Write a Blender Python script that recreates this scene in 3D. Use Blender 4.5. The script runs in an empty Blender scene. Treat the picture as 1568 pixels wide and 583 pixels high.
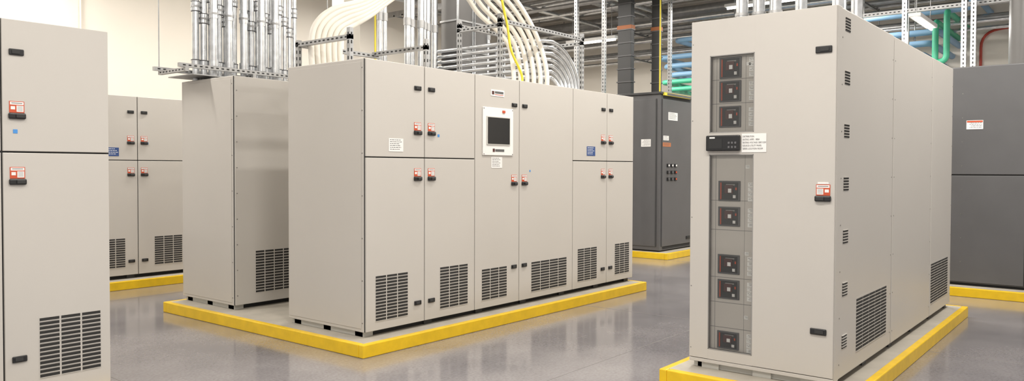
import bpy, bmesh, math, random
from mathutils import Vector, Matrix
random.seed(7)
sc=bpy.context.scene
sc.view_settings.view_transform='Standard'
sc.view_settings.look='None'

# ------------------------------------------------------------------ materials
def newmat(name):
    m=bpy.data.materials.new(name); m.use_nodes=True
    nt=m.node_tree; return m,nt,nt.nodes['Principled BSDF']
def mat(name,col,rough=.5,metal=0,var=.0,scale=6,bump=0,bscale=300,emit=0,coat=0):
    m,nt,p=newmat(name)
    p.inputs['Base Color'].default_value=(*col,1); p.inputs['Roughness'].default_value=rough
    p.inputs['Metallic'].default_value=metal
    if coat: p.inputs['Coat Weight'].default_value=coat
    if emit:
        p.inputs['Emission Color'].default_value=(*col,1); p.inputs['Emission Strength'].default_value=emit
    tc=nt.nodes.new('ShaderNodeTexCoord')
    if var:
        n=nt.nodes.new('ShaderNodeTexNoise'); n.inputs['Scale'].default_value=scale; n.inputs['Detail'].default_value=5
        r=nt.nodes.new('ShaderNodeValToRGB')
        r.color_ramp.elements[0].position=.3; r.color_ramp.elements[1].position=.7
        r.color_ramp.elements[0].color=(*[c*(1-var) for c in col],1)
        r.color_ramp.elements[1].color=(*[min(1,c*(1+var)) for c in col],1)
        nt.links.new(tc.outputs['Object'],n.inputs['Vector']); nt.links.new(n.outputs['Fac'],r.inputs['Fac'])
        nt.links.new(r.outputs['Color'],p.inputs['Base Color'])
    if bump:
        n=nt.nodes.new('ShaderNodeTexNoise'); n.inputs['Scale'].default_value=bscale
        b=nt.nodes.new('ShaderNodeBump'); b.inputs['Strength'].default_value=bump; b.inputs['Distance'].default_value=.002
        nt.links.new(tc.outputs['Object'],n.inputs['Vector']); nt.links.new(n.outputs['Fac'],b.inputs['Height'])
        nt.links.new(b.outputs['Normal'],p.inputs['Normal'])
    return m
M={}
M['paint']=mat('cabinet_grey_paint',(.500,.474,.438),.38,var=.012,scale=1.5,bump=.12,bscale=400)
M['gap']=mat('door_gap_dark',(.03,.03,.03),.8)
M['black']=mat('black_plastic',(.012,.012,.013),.35)
M['slot']=mat('vent_slot_dark',(.018,.017,.016),.7)
M['red']=mat('red_label',(.52,.075,.025),.5)
M['white']=mat('white_label',(.76,.75,.73),.5)
M['ink']=mat('label_ink',(.10,.10,.10),.6)
M['blue']=mat('blue_label',(.03,.07,.22),.5)
M['bluedot']=mat('blue_sticker',(.06,.25,.6),.5)
M['yellow']=mat('yellow_curb_paint',(.76,.49,.012),.32,var=.08,scale=9,bump=.3,bscale=60)
M['pad']=mat('concrete_pad',(.36,.33,.28),.6,var=.12,scale=5,bump=.4,bscale=80)
M['wall']=mat('cream_wall_paint',(.84,.79,.71),.7,var=.015,scale=1.0)
M['ceil']=mat('ceiling_deck',(.56,.53,.49),.8,var=.08,scale=2)
M['galv']=mat('galvanised_steel',(.60,.61,.62),.26,metal=.88,var=.15,scale=14)
M['galvd']=mat('galvanised_dull',(.40,.40,.40),.42,metal=.6,var=.12,scale=10)
M['hose']=mat('white_flex_conduit',(.78,.74,.66),.45)
M['dark']=mat('charcoal_enclosure_paint',(.095,.094,.097),.40,var=.05,scale=3)
M['darkm']=mat('charcoal_trim',(.045,.045,.046),.5)
M['busw']=mat('busway_grey_paint',(.13,.125,.12),.35,var=.06,scale=4)
M['glassd']=mat('screen_glass',(.02,.02,.02),.25)
M['panel']=mat('inner_panel_grey',(.64,.60,.56),.45)
M['ilabel']=mat('inner_label_white',(.90,.89,.87),.45)
M['copper']=mat('breaker_face_maroon',(.075,.022,.02),.4)
M['bgrey']=mat('breaker_grey',(.10,.10,.105),.4)
M['frame']=mat('window_trim_grey',(.26,.25,.24),.45)
M['pblue']=mat('blue_pipe_paint',(.22,.38,.56),.45)
M['pgreen']=mat('green_pipe_paint',(.07,.45,.27),.45)
M['pred']=mat('red_pipe_paint',(.45,.05,.03),.45)
M['ylw']=mat('yellow_cord',(.80,.66,.05),.45)
M['orange']=mat('rust_band',(.42,.15,.06),.6)
M['screw']=mat('screw_steel',(.25,.24,.23),.35,metal=.7)
M['tube']=mat('lamp_tube',(1,.96,.88),.5,emit=13)
M['silver']=mat('ground_foot_silver',(.55,.54,.5),.5)

m,nt,p=newmat('clear_polycarbonate'); nt.nodes.remove(p)
out=nt.nodes['Material Output']; tr=nt.nodes.new('ShaderNodeBsdfTransparent'); gl=nt.nodes.new('ShaderNodeBsdfGlossy')
tr.inputs['Color'].default_value=(.97,.97,.96,1); gl.inputs['Roughness'].default_value=.04
fr=nt.nodes.new('ShaderNodeFresnel'); fr.inputs['IOR'].default_value=1.45; mx=nt.nodes.new('ShaderNodeMixShader')
nt.links.new(fr.outputs['Fac'],mx.inputs['Fac']); nt.links.new(tr.outputs[0],mx.inputs[1]); nt.links.new(gl.outputs[0],mx.inputs[2]); nt.links.new(mx.outputs[0],out.inputs['Surface'])
M['clear']=m

m,nt,p=newmat('polished_concrete')
tc=nt.nodes.new('ShaderNodeTexCoord')
n1=nt.nodes.new('ShaderNodeTexNoise'); n1.inputs['Scale'].default_value=.9; n1.inputs['Detail'].default_value=8; n1.inputs['Roughness'].default_value=.65
n2=nt.nodes.new('ShaderNodeTexNoise'); n2.inputs['Scale'].default_value=45; n2.inputs['Detail'].default_value=3
r1=nt.nodes.new('ShaderNodeValToRGB'); r1.color_ramp.elements[0].position=.35; r1.color_ramp.elements[1].position=.68
r1.color_ramp.elements[0].color=(.195,.185,.198,1); r1.color_ramp.elements[1].color=(.290,.275,.285,1)
r2=nt.nodes.new('ShaderNodeValToRGB'); r2.color_ramp.elements[0].position=.35; r2.color_ramp.elements[1].position=.6
r2.color_ramp.elements[0].color=(.76,.74,.72,1); r2.color_ramp.elements[1].color=(1,1,1,1)
mu=nt.nodes.new('ShaderNodeMix'); mu.data_type='RGBA'; mu.blend_type='MULTIPLY'; mu.inputs[0].default_value=.7
for n in (n1,n2): nt.links.new(tc.outputs['Object'],n.inputs['Vector'])
nt.links.new(n1.outputs['Fac'],r1.inputs['Fac']); nt.links.new(n2.outputs['Fac'],r2.inputs['Fac'])
nt.links.new(r1.outputs['Color'],mu.inputs[6]); nt.links.new(r2.outputs['Color'],mu.inputs[7]); nt.links.new(mu.outputs[2],p.inputs['Base Color'])
mr=nt.nodes.new('ShaderNodeMapRange'); mr.inputs['To Min'].default_value=.08; mr.inputs['To Max'].default_value=.22
nt.links.new(n1.outputs['Fac'],mr.inputs['Value']); nt.links.new(mr.outputs[0],p.inputs['Roughness'])
p.inputs['Specular IOR Level'].default_value=.9
p.inputs['Coat Weight'].default_value=.2; p.inputs['Coat Roughness'].default_value=.10
bp=nt.nodes.new('ShaderNodeBump'); bp.inputs['Strength'].default_value=.05; bp.inputs['Distance'].default_value=.01
n3=nt.nodes.new('ShaderNodeTexNoise'); n3.inputs['Scale'].default_value=3; nt.links.new(tc.outputs['Object'],n3.inputs['Vector'])
nt.links.new(n3.outputs['Fac'],bp.inputs['Height']); nt.links.new(bp.outputs['Normal'],p.inputs['Normal'])
M['floor']=m

# ------------------------------------------------------------------ mesh helpers
class Part:
    def __init__(s,name,parent=None):
        s.name=name; s.parent=parent; s.v=[]; s.f=[]; s.mi=[]; s.mats=[]; s.sm=[]
    def mid(s,k):
        if k not in s.mats: s.mats.append(k)
        return s.mats.index(k)
    def add(s,vs,fs,k,smooth=False):
        o=len(s.v); s.v+=[tuple(v) for v in vs]; i=s.mid(k)
        for f in fs: s.f.append([a+o for a in f]); s.mi.append(i); s.sm.append(smooth)
    def box(s,x0,x1,y0,y1,z0,z1,k,bev=0):
        x0,x1=sorted((x0,x1)); y0,y1=sorted((y0,y1)); z0,z1=sorted((z0,z1))
        if bev<=0:
            vs=[(x,y,z) for z in (z0,z1) for y in (y0,y1) for x in (x0,x1)]
            fs=[(0,2,3,1),(4,5,7,6),(0,1,5,4),(2,6,7,3),(0,4,6,2),(1,3,7,5)]
            s.add(vs,fs,k); return
        bm=bmesh.new(); bmesh.ops.create_cube(bm,size=1)
        for v in bm.verts:
            v.co=Vector(((x0+x1)/2+v.co.x*(x1-x0),(y0+y1)/2+v.co.y*(y1-y0),(z0+z1)/2+v.co.z*(z1-z0)))
        bev=min(bev,.45*min(x1-x0,y1-y0,z1-z0))
        bmesh.ops.bevel(bm,geom=bm.edges[:],offset=bev,segments=2,profile=.5,affect='EDGES')
        bm.verts.index_update()
        s.add([v.co[:] for v in bm.verts],[[v.index for v in f.verts] for f in bm.faces],k); bm.free()
    def fbox(s,fr,u0,u1,z0,z1,d0,d1,k,bev=0):
        """box on a face: fr=('y',Y) faces -Y, fr=('x',X) faces -X; d = distance outwards"""
        a,c=fr
        if a=='y': s.box(u0,u1,c-d0,c-d1,z0,z1,k,bev)
        else: s.box(c-d0,c-d1,u0,u1,z0,z1,k,bev)
    def tube(s,pts,r,k,n=12,caps=True):
        pts=[Vector(p) for p in pts]; vs=[];fs=[]
        t=(pts[1]-pts[0]).normalized(); a=Vector((0,0,1)) if abs(t.z)<.9 else Vector((1,0,0))
        nrm=t.cross(a).normalized()
        for i,p in enumerate(pts):
            if i==0: tt=(pts[1]-pts[0]).normalized()
            elif i==len(pts)-1: tt=(pts[-1]-pts[-2]).normalized()
            else: tt=((pts[i+1]-p).normalized()+(p-pts[i-1]).normalized()).normalized()
            nrm=(nrm-tt*nrm.dot(tt)).normalized(); b=tt.cross(nrm)
            for j in range(n):
                an=2*math.pi*j/n; vs.append(p+nrm*math.cos(an)*r+b*math.sin(an)*r)
        for i in range(len(pts)-1):
            for j in range(n):
                j2=(j+1)%n; fs.append((i*n+j,i*n+j2,(i+1)*n+j2,(i+1)*n+j))
        s.add(vs,fs,k,True)
        if caps: 
            s.add(vs[:n],[list(range(n))[::-1]],k); s.add(vs[-n:],[list(range(n))],k)
    def make(s):
        me=bpy.data.meshes.new(s.name); me.from_pydata(s.v,[],s.f)
        for k in s.mats: me.materials.append(M[k])
        me.polygons.foreach_set('material_index',s.mi); me.polygons.foreach_set('use_smooth',s.sm); me.update()
        bm=bmesh.new(); bm.from_mesh(me); bmesh.ops.recalc_face_normals(bm,faces=bm.faces[:]); bm.to_mesh(me); bm.free()
        o=bpy.data.objects.new(s.name,me); sc.collection.objects.link(o)
        if s.parent: o.parent=s.parent
        return o
def empty(name):
    e=bpy.data.objects.new(name,None); sc.collection.objects.link(e); e.empty_display_size=.2; return e
def smooth_path(pts,seg=10):
    P=[Vector(p) for p in pts]; P=[P[0]*2-P[1]]+P+[P[-1]*2-P[-2]]; o=[]
    for i in range(1,len(P)-2):
        for k in range(seg):
            t=k/seg; a,b,c,d=P[i-1],P[i],P[i+1],P[i+2]
            o.append(.5*((2*b)+(-a+c)*t+(2*a-5*b+4*c-d)*t*t+(-a+3*b-3*c+d)*t**3))
    o.append(P[-2]); return o
def bend(pts,r=.15,seg=6):
    P=[Vector(p) for p in pts]; o=[P[0]]
    for i in range(1,len(P)-1):
        a=(P[i-1]-P[i]); b=(P[i+1]-P[i]); rr=min(r,a.length*.45,b.length*.45)
        s0=P[i]+a.normalized()*rr; s1=P[i]+b.normalized()*rr
        for k in range(seg+1):
            t=k/seg; o.append((1-t)**2*s0+2*t*(1-t)*P[i]+t*t*s1)
    o.append(P[-1]); return o

# ------------------------------------------------------------------ cabinet details
def vent(P,fr,u0,u1,z0,z1,cols=3,rows=None):
    rows=rows or max(6,int(round((z1-z0)/.0285)))
    ph=(z1-z0)/rows
    gapc=.012; W=(u1-u0-gapc*(cols-1))/cols
    P.fbox(fr,u0-.008,u1+.008,z0-.008,z1+.008,-.001,.0006,'paint')
    for c in range(cols):
        a=u0+c*(W+gapc)
        for r in range(rows):
            zz=z0+r*ph
            P.fbox(fr,a,a+W,zz+ph*.20,zz+ph*.86,-.001,.0022,'slot')
            P.fbox(fr,a,a+W,zz+ph*.06,zz+ph*.20,-.001,.0045,'paint')
def latch(P,fr,u,z,w=.10,h=.04):
    P.fbox(fr,u-w/2,u+w/2,z-h/2,z+h/2,0,.012,'black',.006)
    P.fbox(fr,u-w*.34,u+w*.20,z-h*.28,z+h*.28,.012,.017,'gap',.003)
def lock(P,fr,u,z,w=.085):
    """red/white instruction plate with black pull handle below; z = top"""
    P.fbox(fr,u-w/2,u+w/2,z-.072,z,0,.003,'red')
    P.fbox(fr,u-w/2+.004,u+w/2-.004,z-.022,z-.004,.003,.004,'white')
    P.fbox(fr,u-w*.02,u+w/2-.005,z-.066,z-.027,.003,.004,'white')
    P.fbox(fr,u-w/2+.008,u-w*.12,z-.052,z-.032,.003,.004,'white')
    for k in range(4): P.fbox(fr,u+w*.03,u+w/2-.01,z-.034-k*.008,z-.032-k*.008,.004,.0045,'ink')
    P.fbox(fr,u-w/2+.012,u+w/2-.012,z-.014,z-.010,.004,.0045,'ink')
    P.fbox(fr,u-w*.58,u+w*.58,z-.112,z-.074,0,.018,'black',.008)
    P.fbox(fr,u-w*.12,u+w*.45,z-.105,z-.082,.018,.026,'gap',.005)
def label(P,fr,u0,u1,z0,z1,k='white',ink='ink',lines=5):
    P.fbox(fr,u0,u1,z0,z1,0,.003,k)
    ph=(z1-z0)/(lines+1); m=(u1-u0)*.08
    for i in range(lines):
        u=u0+m; zz=z1-ph*(i+.75)
        end=u1-m-random.random()*(u1-u0)*.25
        while u<end-.004:
            w=min(random.uniform(.012,.035),end-u); P.fbox(fr,u,u+w,zz-ph*.18,zz+ph*.12,.003,.0036,ink); u+=w+.006
def feet(P,x0,x1,y0,y1,z0,z1):
    P.box(x0+.05,x1-.05,y0+.06,y1-.05,z0,z1,'gap')
    n=max(2,int((x1-x0)/.7)+1)
    for i in range(n):
        x=x0+.03+(x1-x0-.16)*i/(n-1)
        P.box(x,x+.10,y0+.035,y1-.02,z0,z1,'silver' if i in(0,) else 'darkm')
    for j in (0,.5,1):
        y=y0+.05+(y1-y0-.2)*j
        P.box(x0+.03,x0+.08,y,y+.10,z0,z1-.005,'silver')

def pad(name,x0,x1,y0,y1,z):
    e=empty(name); P=Part('concrete_top',e); P.box(x0+.05,x1-.05,y0+.05,y1-.05,0,z-.0005,'pad'); P.make()
    Q=Part('yellow_painted_edge',e)
    for a in ((x0,x1,y0,y0+.06),(x0,x1,y1-.06,y1),(x0,x0+.06,y0+.06,y1-.06),(x1-.06,x1,y0+.06,y1-.06)):
        Q.box(*a,0,z,'yellow',.008)
    Q.make(); return e

ZB=.155; ZT=2.483; SEAM=1.648
def lineup(name,x0,x1,yf,yb,doors,zb=ZB,zt=ZT,padz=.11):
    e=empty(name); fr=('y',yf+.02)
    B=Part('body',e)
    B.box(x0,x1,yf+.02,yb,zb,zt,'paint',.006)
    B.fbox(('x',x0),yf+.05,yb-.03,zb+.03,zt-.03,0,.003,'paint',.0014)
    for i in range(7):
        z=zb+.08+i*(zt-zb-.16)/6
        B.fbox(('x',x0),yf+.034,yf+.042,z-.004,z+.004,0,.003,'screw')
    feet(B,x0,x1,yf+.02,yb,padz,zb); B.make()
    D=Part('doors',e); H=Part('handles_and_labels',e); V=Part('vent_grilles',e); f2=('y',yf)
    D.fbox(fr,x0+.004,x1-.004,zb+.004,zt-.004,0,.004,'gap')
    for d in doors:
        a,b=d['u']; g=.005
        zs=[(zb+.004,d.get('seam',SEAM)-g),(d.get('seam',SEAM)+g,zt-.004)] if d.get('split',True) else [(zb+.004,zt-.004)]
        for (q,w) in zs: D.fbox(fr,a+g,b-g,q,w,.002,.020,'paint',.004)
        if d.get('bare'): 
            continue
        s=d['side']; hu=b-.09 if s=='r' else a+.085
        if d.get('split',True):
            latch(H,f2,hu,2.275,.085); lock(H,f2,hu,1.967); lock(H,f2,hu,1.553); latch(H,f2,hu,.335,.085)
        else:
            latch(H,f2,hu,2.215,.085); lock(H,f2,hu,1.49); latch(H,f2,hu,.53,.085)
        if 'vent' in d: vent(V,f2,*d['vent'])
    D.make(); V.make()
    return e,H,f2

# ------------------------------------------------------------------ room
def plain(name,x0,x1,y0,y1,z0,z1,k):
    P=Part(name); P.box(x0,x1,y0,y1,z0,z1,k); return P.make()
plain('floor',-4,17.2,-5,13.2,-.1,0,'floor')
plain('wall_back',-4,17.2,13,13.2,0,5.7,'wall')
plain('wall_right',17,17.2,-5,13,0,5.7,'wall')
P=Part('ceiling'); P.box(-4,17.2,-5,13.2,5.7,5.8,'ceil')
for i in range(26): P.box(-3.5+i*.8,-3.38+i*.8,-5,13,5.62,5.7,'ceil')
P.make()
P=Part('ceiling_beam')
for x in (9.3,11.6,14.5,16.2):
    P.box(x,x+.16,-5,13,5.58,5.62,'ceil'); P.box(x+.06,x+.10,-5,13,5.35,5.58,'ceil'); P.box(x,x+.16,-5,13,5.31,5.35,'ceil')
P.make()
P=Part('floor_control_joint')
for x in (2.6,7.4,12.0): P.box(x,x+.004,-5,13,.0,.0012,'frame')
for y in (3.35,9.3): P.box(-4,17,y,y+.004,.0,.0012,'frame')
P.make()

# ------------------------------------------------------------------ pads
pad('housekeeping_pad',4.145,8.83,4.888,8.16,.11)
pad('housekeeping_pad',1.0,8.8,10.0,11.4,.11)
pad('housekeeping_pad',5.03,9.42,1.38,2.68,.11)
pad('housekeeping_pad',12.0,15.2,6.25,8.2,.11)
pad('housekeeping_pad',10.87,12.6,-2.0,2.6,.11)
pad('housekeeping_pad',.3,2.47,5.45,6.7,.05)

# ------------------------------------------------------------------ central lineup
e,H,f2=lineup('electrical_switchgear_lineup',4.331,8.80,5.078,6.162,[
 dict(u=(4.336,5.032),side='r',vent=(4.446,4.82,.235,.63)),
 dict(u=(5.032,5.723),side='l',vent=(5.236,5.618,.235,.63)),
 dict(u=(5.723,6.427),side='r',split=False,vent=(5.831,6.22,.235,.55)),
 dict(u=(6.427,7.422),side='l',split=False,vent=(6.642,7.30,.225,.55,4)),
 dict(u=(7.422,8.158),side='r',vent=(7.53,7.936,.235,.62)),
 dict(u=(8.158,8.796),side='l',vent=(8.357,8.70,.235,.62))])
label(H,f2,4.595,4.765,1.70,1.815,lines=6)
label(H,f2,5.97,6.14,1.56,1.672,lines=6)
label(H,f2,7.71,7.89,1.71,1.82,'blue','white',5)
H.fbox(f2,5.20,5.225,1.845,1.87,0,.002,'bluedot'); H.fbox(f2,6.60,6.62,1.52,1.54,0,.002,'bluedot')
H.fbox(f2,5.96,6.17,2.285,2.35,0,.004,'white'); H.fbox(f2,5.975,6.01,2.30,2.335,.004,.005,'copper'); H.fbox(f2,6.02,6.155,2.312,2.335,.004,.005,'ink'); H.fbox(f2,6.02,6.155,2.298,2.304,.004,.005,'red')
H.make()
S=Part('touchscreen_panel',e)
S.fbox(f2,5.831,6.31,1.686,2.168,0,.012,'white',.005)
S.fbox(f2,5.882,6.252,1.79,2.08,.012,.020,'silver',.004)
S.fbox(f2,5.895,6.240,1.802,2.068,.018,.0215,'glassd')
S.fbox(f2,6.13,6.17,2.12,2.145,.012,.02,'red'); S.fbox(f2,6.02,6.16,1.725,1.75,.012,.014,'ink'); S.fbox(f2,5.98,6.01,1.722,1.755,.012,.0145,'copper')
for u in (5.845,6.296):
    for z in (1.70,2.154): S.fbox(f2,u-.005,u+.005,z-.005,z+.005,.012,.014,'screw')
S.make()
# ------------------------------------------------------------------ second lineup (behind)
e,H,f2=lineup('electrical_switchgear_lineup',4.35,8.75,7.097,8.12,[
 dict(u=(4.355,5.30),side='r',split=False,bare=True),dict(u=(5.30,6.2),side='l'),dict(u=(6.2,7.1),side='r'),dict(u=(7.1,7.95),side='l'),dict(u=(7.95,8.745),side='r')])
V=Part('rear_vent_grille',e); vent(V,f2,4.59,5.03,.26,.70,4); 
for i in range(9): V.fbox(f2,4.375,4.385,.25+i*.26,.26+i*.26,0,.002,'screw')
V.make(); H.make()
# ------------------------------------------------------------------ far left lineup
e,H,f2=lineup('electrical_switchgear_lineup',2.4,8.7,10.21,11.25,[
 dict(u=(2.405,3.22),side='l'),dict(u=(3.22,4.05),side='r',vent=(3.4,3.75,.26,.64)),
 dict(u=(4.05,4.862),side='r',vent=(4.32,4.69,.26,.64)),dict(u=(4.862,5.65),side='l',vent=(5.08,5.46,.26,.64)),
 dict(u=(5.65,6.45),side='r'),dict(u=(6.45,7.25),side='l'),dict(u=(7.25,8.0),side='r'),dict(u=(8.0,8.695),side='l')])
label(H,f2,4.48,4.62,1.70,1.81,'blue','white',4); H.fbox(f2,4.985,5.005,1.86,1.885,0,.002,'bluedot')
H.make()
# ------------------------------------------------------------------ near-left cabinet
e,H,f2=lineup('electrical_switchgear_cabinet',.45,2.437,5.515,6.55,[
 dict(u=(.455,1.13),side='r'),dict(u=(1.13,1.782),side='r',vent=(1.25,1.6,.2,.59)),dict(u=(1.782,2.433),side='l')],zb=.07,padz=.05)
H.fbox(f2,1.845,1.87,1.765,1.79,0,.002,'bluedot')
H.make(); V=Part('lower_vent_grille',e); vent(V,f2,1.985,2.362,.185,.58); V.make()

# ------------------------------------------------------------------ right breaker cabinet
e=empty('circuit_breaker_distribution_cabinet')
X0,X1,Y0,Y1=5.239,9.28,1.528,2.55; ZR=2.62; zb=ZB
B=Part('body',e)
for a,b,dz in ((X0+.11,6.748,0),(6.770,8.238,.004),(8.262,X1,.004)):
    B.box(a,b,Y0+.004,Y1,zb,ZR-dz,'paint',.009)
B.box(6.6,X1-.05,Y0+.018,Y1-.03,zb+.02,ZR-.02,'gap')
B.box(X0+.02,X0+.11,Y0,Y0+.03,zb,ZR,'paint',.004); B.box(X0+.02,X0+.11,Y1-.03,Y1,zb,ZR,'paint',.004)
B.box(X0+.02,X0+.11,Y0+.03,Y1-.03,ZR-.03,ZR,'paint',.004); B.box(X0+.02,X0+.11,Y0+.03,Y1-.03,zb,zb+.03,'paint',.004)
B.box(X0+.015,X0+.022,Y0+.01,2.06,zb+.01,ZR-.01,'gap')
feet(B,X0+.02,X1,Y0,Y1,.11,zb)
for yy in (1.62,1.95,2.33): B.box(X0+.03,X0+.09,yy,yy+.13,.11,zb-.003,'silver')
B.make()
D=Part('front_door',e); fx=('x',X0+.02); g=.004
W0,W1=2.077,2.400
D.fbox(fx,Y0+g,W0,zb+.03,ZR-g,0,.02,'paint',.003)
D.fbox(fx,W1,Y1-g,zb+.03,ZR-g,0,.02,'paint',.003)
D.fbox(fx,W0-.002,W1+.002,2.358,ZR-g,0,.0195,'paint')
D.fbox(fx,W0-.002,W1+.002,1.655,1.815,0,.0195,'paint')
D.fbox(fx,W0-.002,W1+.002,zb+.03,.26,0,.0195,'paint')
D.fbox(fx,Y0+g,Y1-g,zb,zb+.026,0,.018,'paint',.003)
for (a,b) in ((1.815,2.358),(.26,1.655)):
    D.fbox(fx,W0-.003,W0+.003,a-.003,b+.003,-.01,.0205,'frame'); D.fbox(fx,W1-.003,W1+.003,a-.003,b+.003,-.01,.0205,'frame')
    D.fbox(fx,W0,W1,b-.003,b+.003,-.01,.0205,'frame'); D.fbox(fx,W0,W1,a-.003,a+.003,-.01,.0205,'frame')
D.make()
G=Part('window_pane',e)
G.fbox(fx,W0+.003,W1-.003,1.818,2.355,.014,.016,'clear'); G.fbox(fx,W0+.003,W1-.003,.263,1.652,.014,.016,'clear'); G.make()
I=Part('inner_breaker_panel',e); fi=('x',X0+.04)
I.fbox(fi,W0-.02,W1+.02,.2,2.40,-.01,0,'panel')
for z in (1.66,1.33,1.12,.78,.60,.42,2.19,2.02): I.fbox(fi,W0,W1,z-.002,z+.002,0,.001,'frame')
I.fbox(fi,2.365,2.368,.26,2.35,0,.001,'frame'); I.fbox(fi,2.150,2.152,.26,2.35,0,.001,'frame')
I.make()
K=Part('circuit_breakers',e)
for (a,b) in ((2.197,2.345),(2.03,2.18),(1.85,2.0),(1.327,1.47),(1.148,1.286),(.807,.945),(.628,.766),(.270,.395)):
    u0,u1=2.183,2.345; h=b-a
    K.fbox(fi,u0,u1,a,b,0,.010,'bgrey',.003)
    K.fbox(fi,u0+.014,u1-.014,a+.01,b-.01,.010,.013,'black',.001)
    K.fbox(fi,u1-.026,u1-.018,a+.012,b-.012,.013,.015,'red')
    K.fbox(fi,u0+.05,u1-.05,a+h*.38,b-h*.2,.013,.017,'copper',.001)
    K.fbox(fi,u0+.06,u0+.085,a+h*.42,a+h*.62,.017,.020,'ilabel',.001)
    K.fbox(fi,u0+.03,u0+.05,a+h*.15,a+h*.3,.013,.015,'white')
    K.fbox(fi,u0+.035,u1-.06,a+h*.78,a+h*.84,.013,.015,'frame')
    K.fbox(fi,u0+.022,u0+.032,a+h*.55,a+h*.68,.013,.016,'red')
    zc=(a+b)/2
    for k in range(4): label(K,fi,2.085,2.128,zc-.07+k*.034,zc-.041+k*.034,'ilabel','frame',lines=2)
for z in (1.57,.96,.51,2.29): label(K,fi,2.118,2.147,z-.012,z+.012,'ilabel','frame',lines=2)
K.make()
H=Part('meter_handles_and_labels',e); ff=('x',X0)
H.fbox(ff,2.167,2.415,1.682,1.792,0,.035,'black',.008); H.fbox(ff,2.29,2.39,1.70,1.765,.035,.037,'glassd'); H.fbox(ff,2.345,2.385,1.77,1.78,.035,.037,'white')
for k in range(2):
    for j in range(3): H.fbox(ff,2.185+j*.024,2.20+j*.024,1.70+k*.03,1.715+k*.03,.035,.039,'bgrey',.002)
H.fbox(ff,1.985,2.16,1.67,1.80,0,.004,'white',.001)
latch(H,ff,1.61,2.335,.105,.045); lock(H,ff,1.605,1.455,.09); H.fbox(ff,1.57,1.64,1.458,1.47,0,.003,'white'); latch(H,ff,1.625,.485,.105,.042)
for z in (2.45,1.9,1.2,.7,.25): H.fbox(ff,Y1-.02,Y1-.014,z,z+.006,0,.002,'screw')
H.make()
txt=bpy.data.curves.new('label_text','FONT'); txt.body="DISTRIBUTION\nRATING: AMPS  : 800A\nRATING: VOLTAGE: 208Y/120V\nSOURCE: UTILITY PANEL\nSERIES LOCATION: ROOM"
txt.size=.017; txt.space_line=1.25; txt.extrude=.0003
to=bpy.data.objects.new('label_text',txt); sc.collection.objects.link(to); to.data.materials.append(M['ink'])
to.rotation_euler=(math.pi/2,0,-math.pi/2); to.location=(X0-.0046,2.152,1.775); to.parent=e; to.scale=(.72,1,1)
V=Part('side_louvers',e); fy=('y',Y0+.004)
for i in range(7):
    z=2.52-i*.3545
    for k in range(5): V.fbox(fy,5.43,5.54,z-.044+k*.019,z-.033+k*.019,0,.003,'slot')
    for k in range(5): V.fbox(fy,5.43,5.54,z-.033+k*.019,z-.029+k*.019,0,.007,'paint')
V.make()
V=Part('side_vents',e); vent(V,fy,5.77,6.60,.27,.645,5,15); vent(V,fy,8.29,9.12,.27,.655,5,15)
for x in (5.37,6.72,6.80,8.21,9.25):
    for i in range(8): V.fbox(fy,x-.004,x+.004,.25+i*.31,.258+i*.31,0,.002,'screw')
V.make()
e=empty('conduit_stub_group'); T=Part('conduits',e)
for i,(x,y) in enumerate([(5.75,2.38),(5.78,2.26),(5.80,2.14),(6.1,2.05),(6.35,1.85),(6.5,1.75)]):
    T.tube([(x,y,2.61),(x,y,5.6)],.045,'galv'); T.tube([(x,y,2.62),(x,y,2.70)],.056,'galv'); T.tube([(x,y,2.72),(x,y,2.74)],.052,'galvd')
T.make()

# ------------------------------------------------------------------ charcoal enclosures
e=empty('charcoal_transformer_enclosure'); P=Part('body',e)
P.box(12.15,14.6,6.48,8.0,.13,2.86,'dark',.008)
P.box(12.2,14.5,6.53,7.9,.11,.13,'gap')
P.box(12.12,14.63,6.45,8.03,2.86,2.90,'darkm',.005)
P.make()
D=Part('doors',e); fy=('y',6.48)
D.fbox(fy,12.25,13.3,.15,2.83,-.001,.003,'gap')
D.fbox(fy,12.2,13.35,.2,2.78,0,.02,'dark',.006); D.fbox(fy,13.37,14.55,.2,2.78,0,.02,'dark',.006)
fx=('x',12.15); D.fbox(fx,6.55,7.9,.2,2.78,0,.01,'dark',.006); D.fbox(fx,6.55,6.57,.2,2.78,.0,.014,'darkm')
D.make()
H=Part('controls_and_labels',e); fy=('y',6.46); fx=('x',12.14)
for r,z in enumerate((1.62,1.5,1.38)):
    for k in range(3):
        H.fbox(fy,12.36+k*.14,12.43+k*.14,z-.03,z+.03,0,.02,'black',.006); H.fbox(fy,12.375+k*.14,12.415+k*.14,z-.016,z+.016,.02,.03,'white' if r==0 else ('red' if k==2 else 'bgrey'),.004)
label(H,fy,12.4,12.75,2.42,2.56); label(H,fy,12.20,12.5,1.95,2.02,'orange','ink',2); label(H,fy,12.22,12.42,2.06,2.14)
label(H,fx,6.66,6.85,1.95,2.08); H.fbox(fy,12.2,13.2,2.84,2.89,0,.03,'ylw'); H.fbox(fy,12.3,13.3,2.845,2.885,.03,.032,'ink')
latch(H,fy,13.2,.3,.16,.06); H.make()
y0,y1=-1.8,2.35
e=empty('charcoal_switchboard'); P=Part('body',e); P.box(11.13,12.4,y0,y1,.14,2.84,'dark',.008); P.box(11.17,12.35,y0+.04,y1-.04,.11,.14,'gap'); P.make()
D=Part('doors',e); fx=('x',11.13)
ys=[2.34,1.05,-.25,-1.79]
for a,b in zip(ys[:-1],ys[1:]):
    for q,w in ((.155,1.485),(1.5,2.83)): D.fbox(fx,b+.006,a-.006,q,w,0,.018,'dark',.005)
D.fbox(fx,y0+.02,y1-.02,.15,2.83,0,.003,'gap'); D.make()
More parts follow.
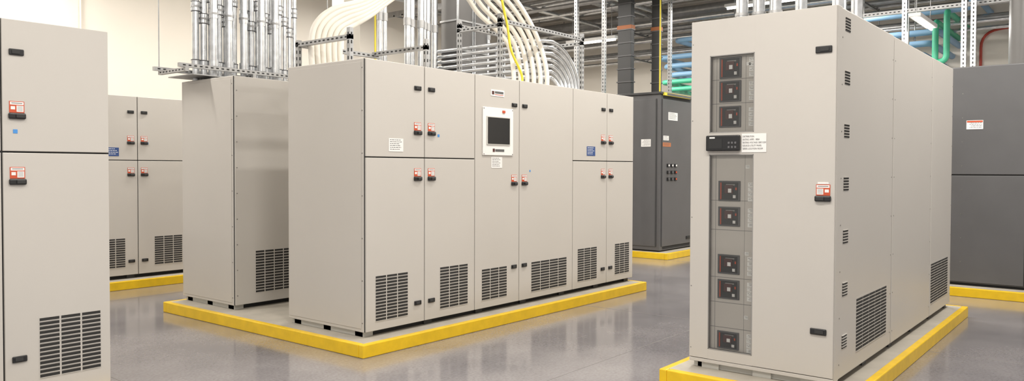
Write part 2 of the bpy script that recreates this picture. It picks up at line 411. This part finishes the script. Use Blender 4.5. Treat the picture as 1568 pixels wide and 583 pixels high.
H=Part('labels_and_screws',e); fx=('x',11.112); label(H,fx,1.50,1.68,2.06,2.17); H.fbox(fx,1.505,1.675,2.145,2.165,.003,.005,'red')
for i in range(8): H.fbox(fx,1.72,1.73,.4+i*.3,.41+i*.3,0,.002,'screw')
H.make()

# ------------------------------------------------------------------ conduits above second lineup
e=empty('vertical_conduit_bundle'); T=Part('conduits',e)
xs=[4.42,4.51,4.60,4.69,4.78,4.87, 5.00,5.09,5.18,5.27,5.36, 5.47,5.54,5.61,5.68]
for i,x in enumerate(xs):
    y=7.95; r=.038 if i<11 else .026
    T.tube([(x,y,2.47),(x,y,5.68)],r,'galv')
    zc=(3.24,3.12,3.36)[i%3]
    T.tube([(x,y,zc),(x,y,zc+.10)],r+.008,'galv'); T.tube([(x,y,zc+.04),(x,y,zc+.06)],r+.013,'galvd')
    T.tube([(x,y,zc-.005),(x,y,zc+.004)],r+.010,'bgrey'); T.tube([(x,y,zc+.098),(x,y,zc+.107)],r+.010,'bgrey')
    T.tube([(x,y,2.64),(x,y,2.71)],r+.010,'galv'); T.tube([(x,y,2.71),(x,y,2.72)],r+.012,'bgrey')
for i,x in enumerate(xs[1:11:2]):
    y=7.74
    T.tube([(x,y,2.47),(x,y,5.68)],.040,'galv'); T.tube([(x,y,3.15),(x,y,3.25)],.048,'galv'); T.tube([(x,y,3.19),(x,y,3.21)],.052,'galvd')
    T.tube([(x,y,2.64),(x,y,2.71)],.050,'galv')
T.make()
def strut(P,a,b,w=.041,k='galvd'):
    a=Vector(a); b=Vector(b); d=b-a; h=w/2
    lo=Vector(map(min,a,b)); hi=Vector(map(max,a,b))
    P.box(lo.x-h,hi.x+h,lo.y-h,hi.y+h,lo.z-h,hi.z+h,k)
    n=int(d.length/.06); 
    for i in range(n):
        c=a+d*((i+.5)/n)
        if abs(d.z)>abs(d.x)+abs(d.y): P.box(c.x-.007,c.x+.007,c.y-h-.001,c.y+h+.001,c.z-.015,c.z+.015,'gap'); P.box(c.x-h-.001,c.x+h+.001,c.y-.007,c.y+.007,c.z-.015,c.z+.015,'gap')
        elif abs(d.x)>abs(d.y): P.box(c.x-.015,c.x+.015,c.y-h-.001,c.y+h+.001,c.z-.007,c.z+.007,'gap')
        else: P.box(c.x-h-.001,c.x+h+.001,c.y-.015,c.y+.015,c.z-.007,c.z+.007,'gap')
e=empty('strut_channel_rack'); R=Part('channels',e)
for y in (7.60,8.12): strut(R,(4.06,y,2.60),(5.95,y,2.60))
R.box(4.20,5.95,7.60,8.12,2.515,2.525,'galvd')
for x in (4.12,4.9,5.85): strut(R,(x,7.6,2.56),(x,8.12,2.56))
R.tube([(4.1,8.12,2.6),(4.1,8.12,5.68)],.006,'galvd'); R.tube([(5.9,7.6,2.6),(5.9,7.6,5.68)],.006,'galvd')
R.make()

# ------------------------------------------------------------------ white flexible conduits arching over the central lineup
e=empty('flexible_conduit_bundle'); T=Part('hoses',e)
for i in range(6):
    a=.066*i; dy=.06*i; dx=.035*i
    pts=[(4.50+a,6.02,2.47),(4.49+a,6.02,2.74),(4.55+a*.9,6.01,2.92-.01*i),(4.75+a*.7,6.0,3.08-.025*i),(5.15,5.97,3.24-.035*i),(5.75,5.88+dy*.4,3.62-.035*i),(6.45,5.74+dy*.8,3.80-.05*i),
         (7.0-dx,5.70+dy,3.60-.05*i),(7.33-dx,5.66+dy,3.32-.03*i),(7.50-dx*1.3,5.6+dy,3.0),(7.55-dx*1.5,5.55+dy,2.7),(7.55-dx*1.5,5.55+dy,2.47)]
    T.tube(smooth_path(pts,8),.028,'hose',12)
T.make()
e=empty('strut_channel_rack'); R=Part('channels',e)
strut(R,(4.42,5.38,2.70),(4.42,6.12,2.70)); strut(R,(4.42,5.38,2.48),(4.42,5.38,2.76)); strut(R,(4.42,6.12,2.48),(4.42,6.12,2.72))
strut(R,(4.42,6.12,2.70),(5.4,6.12,2.70)); strut(R,(5.35,5.38,2.48),(5.35,5.38,2.78)); strut(R,(5.35,5.38,2.72),(5.35,6.12,2.72))
R.make()
e=empty('strut_channel_rack'); R=Part('channels',e)
for y in (5.45,6.05):
    strut(R,(6.55,y,3.17),(8.15,y,3.17))
    for x in (6.55,8.15): strut(R,(x,y,2.48),(x,y,3.22))
for x in (6.55,8.15): strut(R,(x,5.45,3.12),(x,6.05,3.12))
R.make()
e=empty('curved_conduit_bundle'); T=Part('conduits',e)
for i in range(7):
    r=.12+.075*i; xc=7.92; zc=2.58
    pts=[(xc+r,5.72,2.47),(xc+r,5.72,zc)]+[(xc+r*math.cos(a),5.72+.06*math.sin(a),zc+r*math.sin(a)) for a in [math.pi/2*k/8 for k in range(1,9)]]+[(xc-.12,5.85,zc+r),(xc-.22,6.15,zc+r),(xc-.22,7.6,zc+r)]
    T.tube(smooth_path(pts,3),.026,'galv',12)
T.make()
e=empty('steel_column'); P=Part('column',e); P.box(7.20,7.50,8.9,9.17,0,5.7,'wall',.01); P.box(7.10,7.60,8.8,9.27,0,.03,'wall',.005); P.make()
e=empty('vertical_conduit_bundle'); T=Part('conduits',e)
for (x,y,r) in [(7.02,7.4,.045),(7.14,7.45,.045),(7.26,7.4,.045),(7.37,7.45,.04),(7.48,7.5,.05),(7.62,7.5,.045),(6.55,7.4,.03),(6.63,7.4,.03),(8.42,7.3,.03),(8.50,7.3,.03)]:
    T.tube([(x,y,2.47),(x,y,5.68)],r,'galv'); T.tube([(x,y,3.4),(x,y,3.5)],r+.009,'galvd'); T.tube([(x,y,2.8),(x,y,2.9)],r+.009,'galvd')
T.make()
e=empty('vertical_busway'); P=Part('housing',e)
for (x0,x1,z1) in ((7.75,8.05,5.3),(8.09,8.36,5.3),(8.56,8.74,3.3)):
    P.box(x0,x1,7.2,7.5,2.483,z1,'busw',.004)
    for k in range(int((z1-2.5)/.4)): P.box(x0-.015,x1+.015,7.185,7.515,2.75+k*.4,2.775+k*.4,'galvd',.003)
    P.box(x0-.012,x0+.012,7.18,7.2,2.483,z1,'galv'); P.box(x1-.012,x1+.012,7.18,7.2,2.483,z1,'galv')
P.make()
e=empty('vertical_busway'); P=Part('housing',e)
for (x0,x1,ya,yb) in [(12.5,12.62,7.28,7.56),(13.0,13.10,6.97,7.13)]:
    P.box(x0,x1,ya,yb,2.90,5.28,'darkm',.006)
    for k in range(9): P.box(x0-.015,x1+.015,ya-.015,yb+.015,3.15+k*.24,3.17+k*.24,'dark')
    P.box(x0-.012,x1+.012,ya-.012,yb+.012,4.12,4.20,'orange',.004)
P.make()
e=empty('strut_channel_post'); P=Part('posts',e)
for (x,y) in ((11.2,7.6),(11.45,7.2),(12.9,6.7)): strut(P,(x,y,0 if x<12 else 2.9),(x,y,5.65),.06)
P.make()
e=empty('yellow_cable'); T=Part('cords',e)
T.tube(smooth_path([(6.42,5.4,5.6),(6.48,5.4,4.2),(6.5,5.4,3.5),(6.62,5.4,3.1),(6.66,5.38,2.85),(6.82,5.36,2.6),(6.82,5.36,2.47)],8),.014,'ylw',8)
T.tube([(5.6,6.4,5.6),(5.6,6.4,.11)],.010,'ylw',8); T.tube([(12.25,6.55,5.6),(12.25,6.55,2.9)],.014,'ylw',8)
T.make()
# ------------------------------------------------------------------ ceiling level pipework
e=empty('overhead_pipe_rack'); T=Part('pipes',e)
for i,(x,z,r,k) in enumerate([(15.9,5.05,.11,'galvd'),(15.6,4.82,.07,'galv'),(15.9,4.72,.05,'galvd'),(15.5,4.42,.05,'galv'),(15.8,4.20,.05,'galvd'),(15.6,4.13,.03,'galv'),(14.2,5.2,.10,'galvd'),(13.6,5.15,.06,'galv'),(13.3,5.0,.05,'galv'),(13.0,4.85,.04,'galvd'),(15.6,5.25,.05,'galv'),(16.2,4.10,.035,'galv'),(16.2,4.70,.035,'galv'),(16.0,4.55,.04,'galv'),(16.25,4.32,.04,'galv'),(13.9,4.9,.04,'galv')]):
    T.tube([(x,-4.5,z),(x,12.9,z)],r,k)
for i,(y,z,r,k) in enumerate([(8.3,5.0,.05,'galv'),(8.6,5.0,.05,'galv'),(8.9,5.05,.05,'galvd'),(9.3,5.2,.08,'galvd'),(9.9,4.9,.04,'galv'),(10.5,5.1,.06,'galv'),(11.4,4.9,.06,'galvd'),(3.5,5.2,.06,'galv'),(1.0,5.1,.05,'galv')]):
    T.tube([(9.0,y,z),(16.9,y,z)],r,k)
T.make()
R=Part('trapeze_hangers',e)
for y in (-1,1.5,4,6.5,9,11.5):
    strut(R,(15.3,y,4.06),(16.4,y,4.06)); strut(R,(15.3,y,4.64),(16.4,y,4.64))
    for x in (15.32,16.38): R.tube([(x,y,4.05),(x,y,5.65)],.012,'galvd',6)
R.make()
e=empty('chilled_water_pipes'); T=Part('blue_pipes',e)
for i,z in enumerate((3.55,3.74,3.93)):
    T.tube(bend([(17.0,7.75+.15*i,z),(15.0,7.75+.15*i,z),(15.0,2.95-.12*i,z),(17.0,2.95-.12*i,z)],.12),.055,'pblue')
T.tube(bend([(17,7.6,4.25),(14.9,7.6,4.25),(14.9,2.2,4.25),(14.9,2.2,4.5),(17,2.2,4.5)],.12),.05,'pblue')
T.make()
T=Part('green_pipes',e)
for i,z in enumerate((3.22,3.38)):
    T.tube(bend([(17,7.7+.15*i,z),(14.8,7.7+.15*i,z),(14.8,2.72-.17*i,z),(14.8,2.72-.17*i,z+.85),(17,2.72-.17*i,z+.85)],.12),.05,'pgreen')
T.make()
T=Part('pipe_supports',e)
for y in (3.1,6.0): 
    T.box(14.66,15.1,y-.02,y+.02,3.12,3.16,'galvd'); T.tube([(14.64,y,3.12),(14.64,y,5.7)],.012,'galvd',6); T.tube([(15.12,y,3.12),(15.12,y,5.7)],.012,'galvd',6)
T.make()
e=empty('red_sprinkler_pipe'); T=Part('pipe',e); T.tube(bend([(16.965,2.35,0),(16.965,2.35,4.15),(16.965,1.2,4.25),(16.965,-2,4.25)],.3),.024,'pred')
T.make()
e=empty('strut_channel_post'); P=Part('posts',e)
for (x,y) in ((13.2,3.75),(13.3,3.62),(13.2,2.85),(12.9,2.0),(12.9,1.88)): strut(P,(x,y,0),(x,y,5.65),.07,'galv')
strut(P,(13.2,3.75,4.35),(13.2,1.2,4.35),.08); strut(P,(13.2,3.75,4.0),(13.2,1.2,4.0),.06)
P.make()
e=empty('large_ventilation_duct'); P=Part('duct',e); P.tube([(12.0,1.20,2.84),(12.0,1.20,4.9)],.15,'busw',20); P.tube([(12.9,-.9,4.75),(12.9,4.2,4.75)],.10,'galvd',16); P.make()
e=empty('ceiling_cable_tray'); P=Part('tray',e)
for y in (12.0,12.6): P.box(5.2,9.2,y,y+.03,4.95,5.10,'darkm')
for i in range(20): P.box(5.25+i*.2,5.30+i*.2,12.0,12.6,4.96,4.99,'darkm')
for x in (5.4,7.9,9.0):
    for y in (12.0,12.62): P.tube([(x,y,4.95),(x,y,5.7)],.008,'galvd',6)
P.make()
e=empty('ceiling_cable_tray'); P=Part('tray',e)
for x in (11.3,11.8): P.box(x,x+.03,4.5,12.5,4.75,4.87,'galvd')
for i in range(32): P.box(11.3,11.8,4.55+i*.25,4.59+i*.25,4.76,4.79,'galvd')
P.make()
e=empty('wall_conduit'); T=Part('conduit',e); T.tube([(5.3,12.97,0),(5.3,12.97,5.6)],.015,'wall'); T.make()

# ------------------------------------------------------------------ lights
def fixture(x,y,z,L,axis,energy,w=.16,col=(1,.955,.89)):
    e=empty('fluorescent_light_fixture'); P=Part('housing',e)
    hx,hy=(L/2,w/2) if axis=='x' else (w/2,L/2)
    P.box(x-hx,x+hx,y-hy,y+hy,z+.04,z+.10,'white',.01)
    if axis=='x': P.tube([(x-hx+.03,y,z+.02),(x+hx-.03,y,z+.02)],.018,'tube',10)
    else: P.tube([(x,y-hy+.03,z+.02),(x,y+hy-.03,z+.02)],.018,'tube',10)
    for s in (-1,1):
        px,py=(x+s*hx*.8,y) if axis=='x' else (x,y+s*hy*.8)
        P.tube([(px,py,z+.1),(px,py,5.68)],.006,'galvd',6)
    P.make()
    l=bpy.data.lights.new('fluorescent_lamp','AREA'); l.shape='RECTANGLE'; l.size=hx*2; l.size_y=hy*2; l.energy=energy; l.color=col
    o=bpy.data.objects.new('lamp',l); sc.collection.objects.link(o); o.location=(x,y,z-.01); o.parent=e
fixture(0,2.0,4.6,3.6,'y',175); fixture(2.8,1.5,4.6,3.6,'y',175)
fixture(6.5,3.75,4.9,3.6,'x',135); fixture(1.8,8.3,4.9,2.4,'x',150); fixture(6.6,9.6,5.0,3.6,'x',170)
fixture(6.4,6.65,4.9,2.4,'x',60); fixture(10.0,3.9,4.9,3.6,'y',150); fixture(10.3,9.6,4.9,3.6,'y',180)
fixture(7.3,.2,4.8,3.6,'x',160); fixture(13.6,8.85,4.15,1.2,'y',140); fixture(13.0,2.55,3.72,1.2,'x',90); fixture(14.2,5.0,4.6,2.4,'y',170)
fixture(3.2,12.2,4.9,2.4,'x',120); fixture(9.9,.2,4.8,2.4,'y',90)
w=bpy.data.worlds.new('World'); sc.world=w; w.use_nodes=True
bg=w.node_tree.nodes['Background']; bg.inputs['Color'].default_value=(1,.955,.895,1); bg.inputs['Strength'].default_value=.86

# ------------------------------------------------------------------ camera
cd=bpy.data.cameras.new('camera'); cam=bpy.data.objects.new('camera',cd); sc.collection.objects.link(cam); sc.camera=cam
yaw,pitch,roll=.678,.023,.003
F=Vector((math.cos(yaw)*math.cos(pitch),math.sin(yaw)*math.cos(pitch),-math.sin(pitch)))
R0=Vector((math.sin(yaw),-math.cos(yaw),0)); U0=R0.cross(F)
Rr=R0*math.cos(roll)+U0*math.sin(roll); Ur=Rr.cross(F)
mtx=Matrix((Rr,Ur,-F)).transposed().to_4x4(); mtx.translation=Vector((0,0,1.55)); cam.matrix_world=mtx
cd.sensor_width=36; cd.lens=36*1191/1568; cd.shift_y=-5.5/1568; cd.clip_start=.05
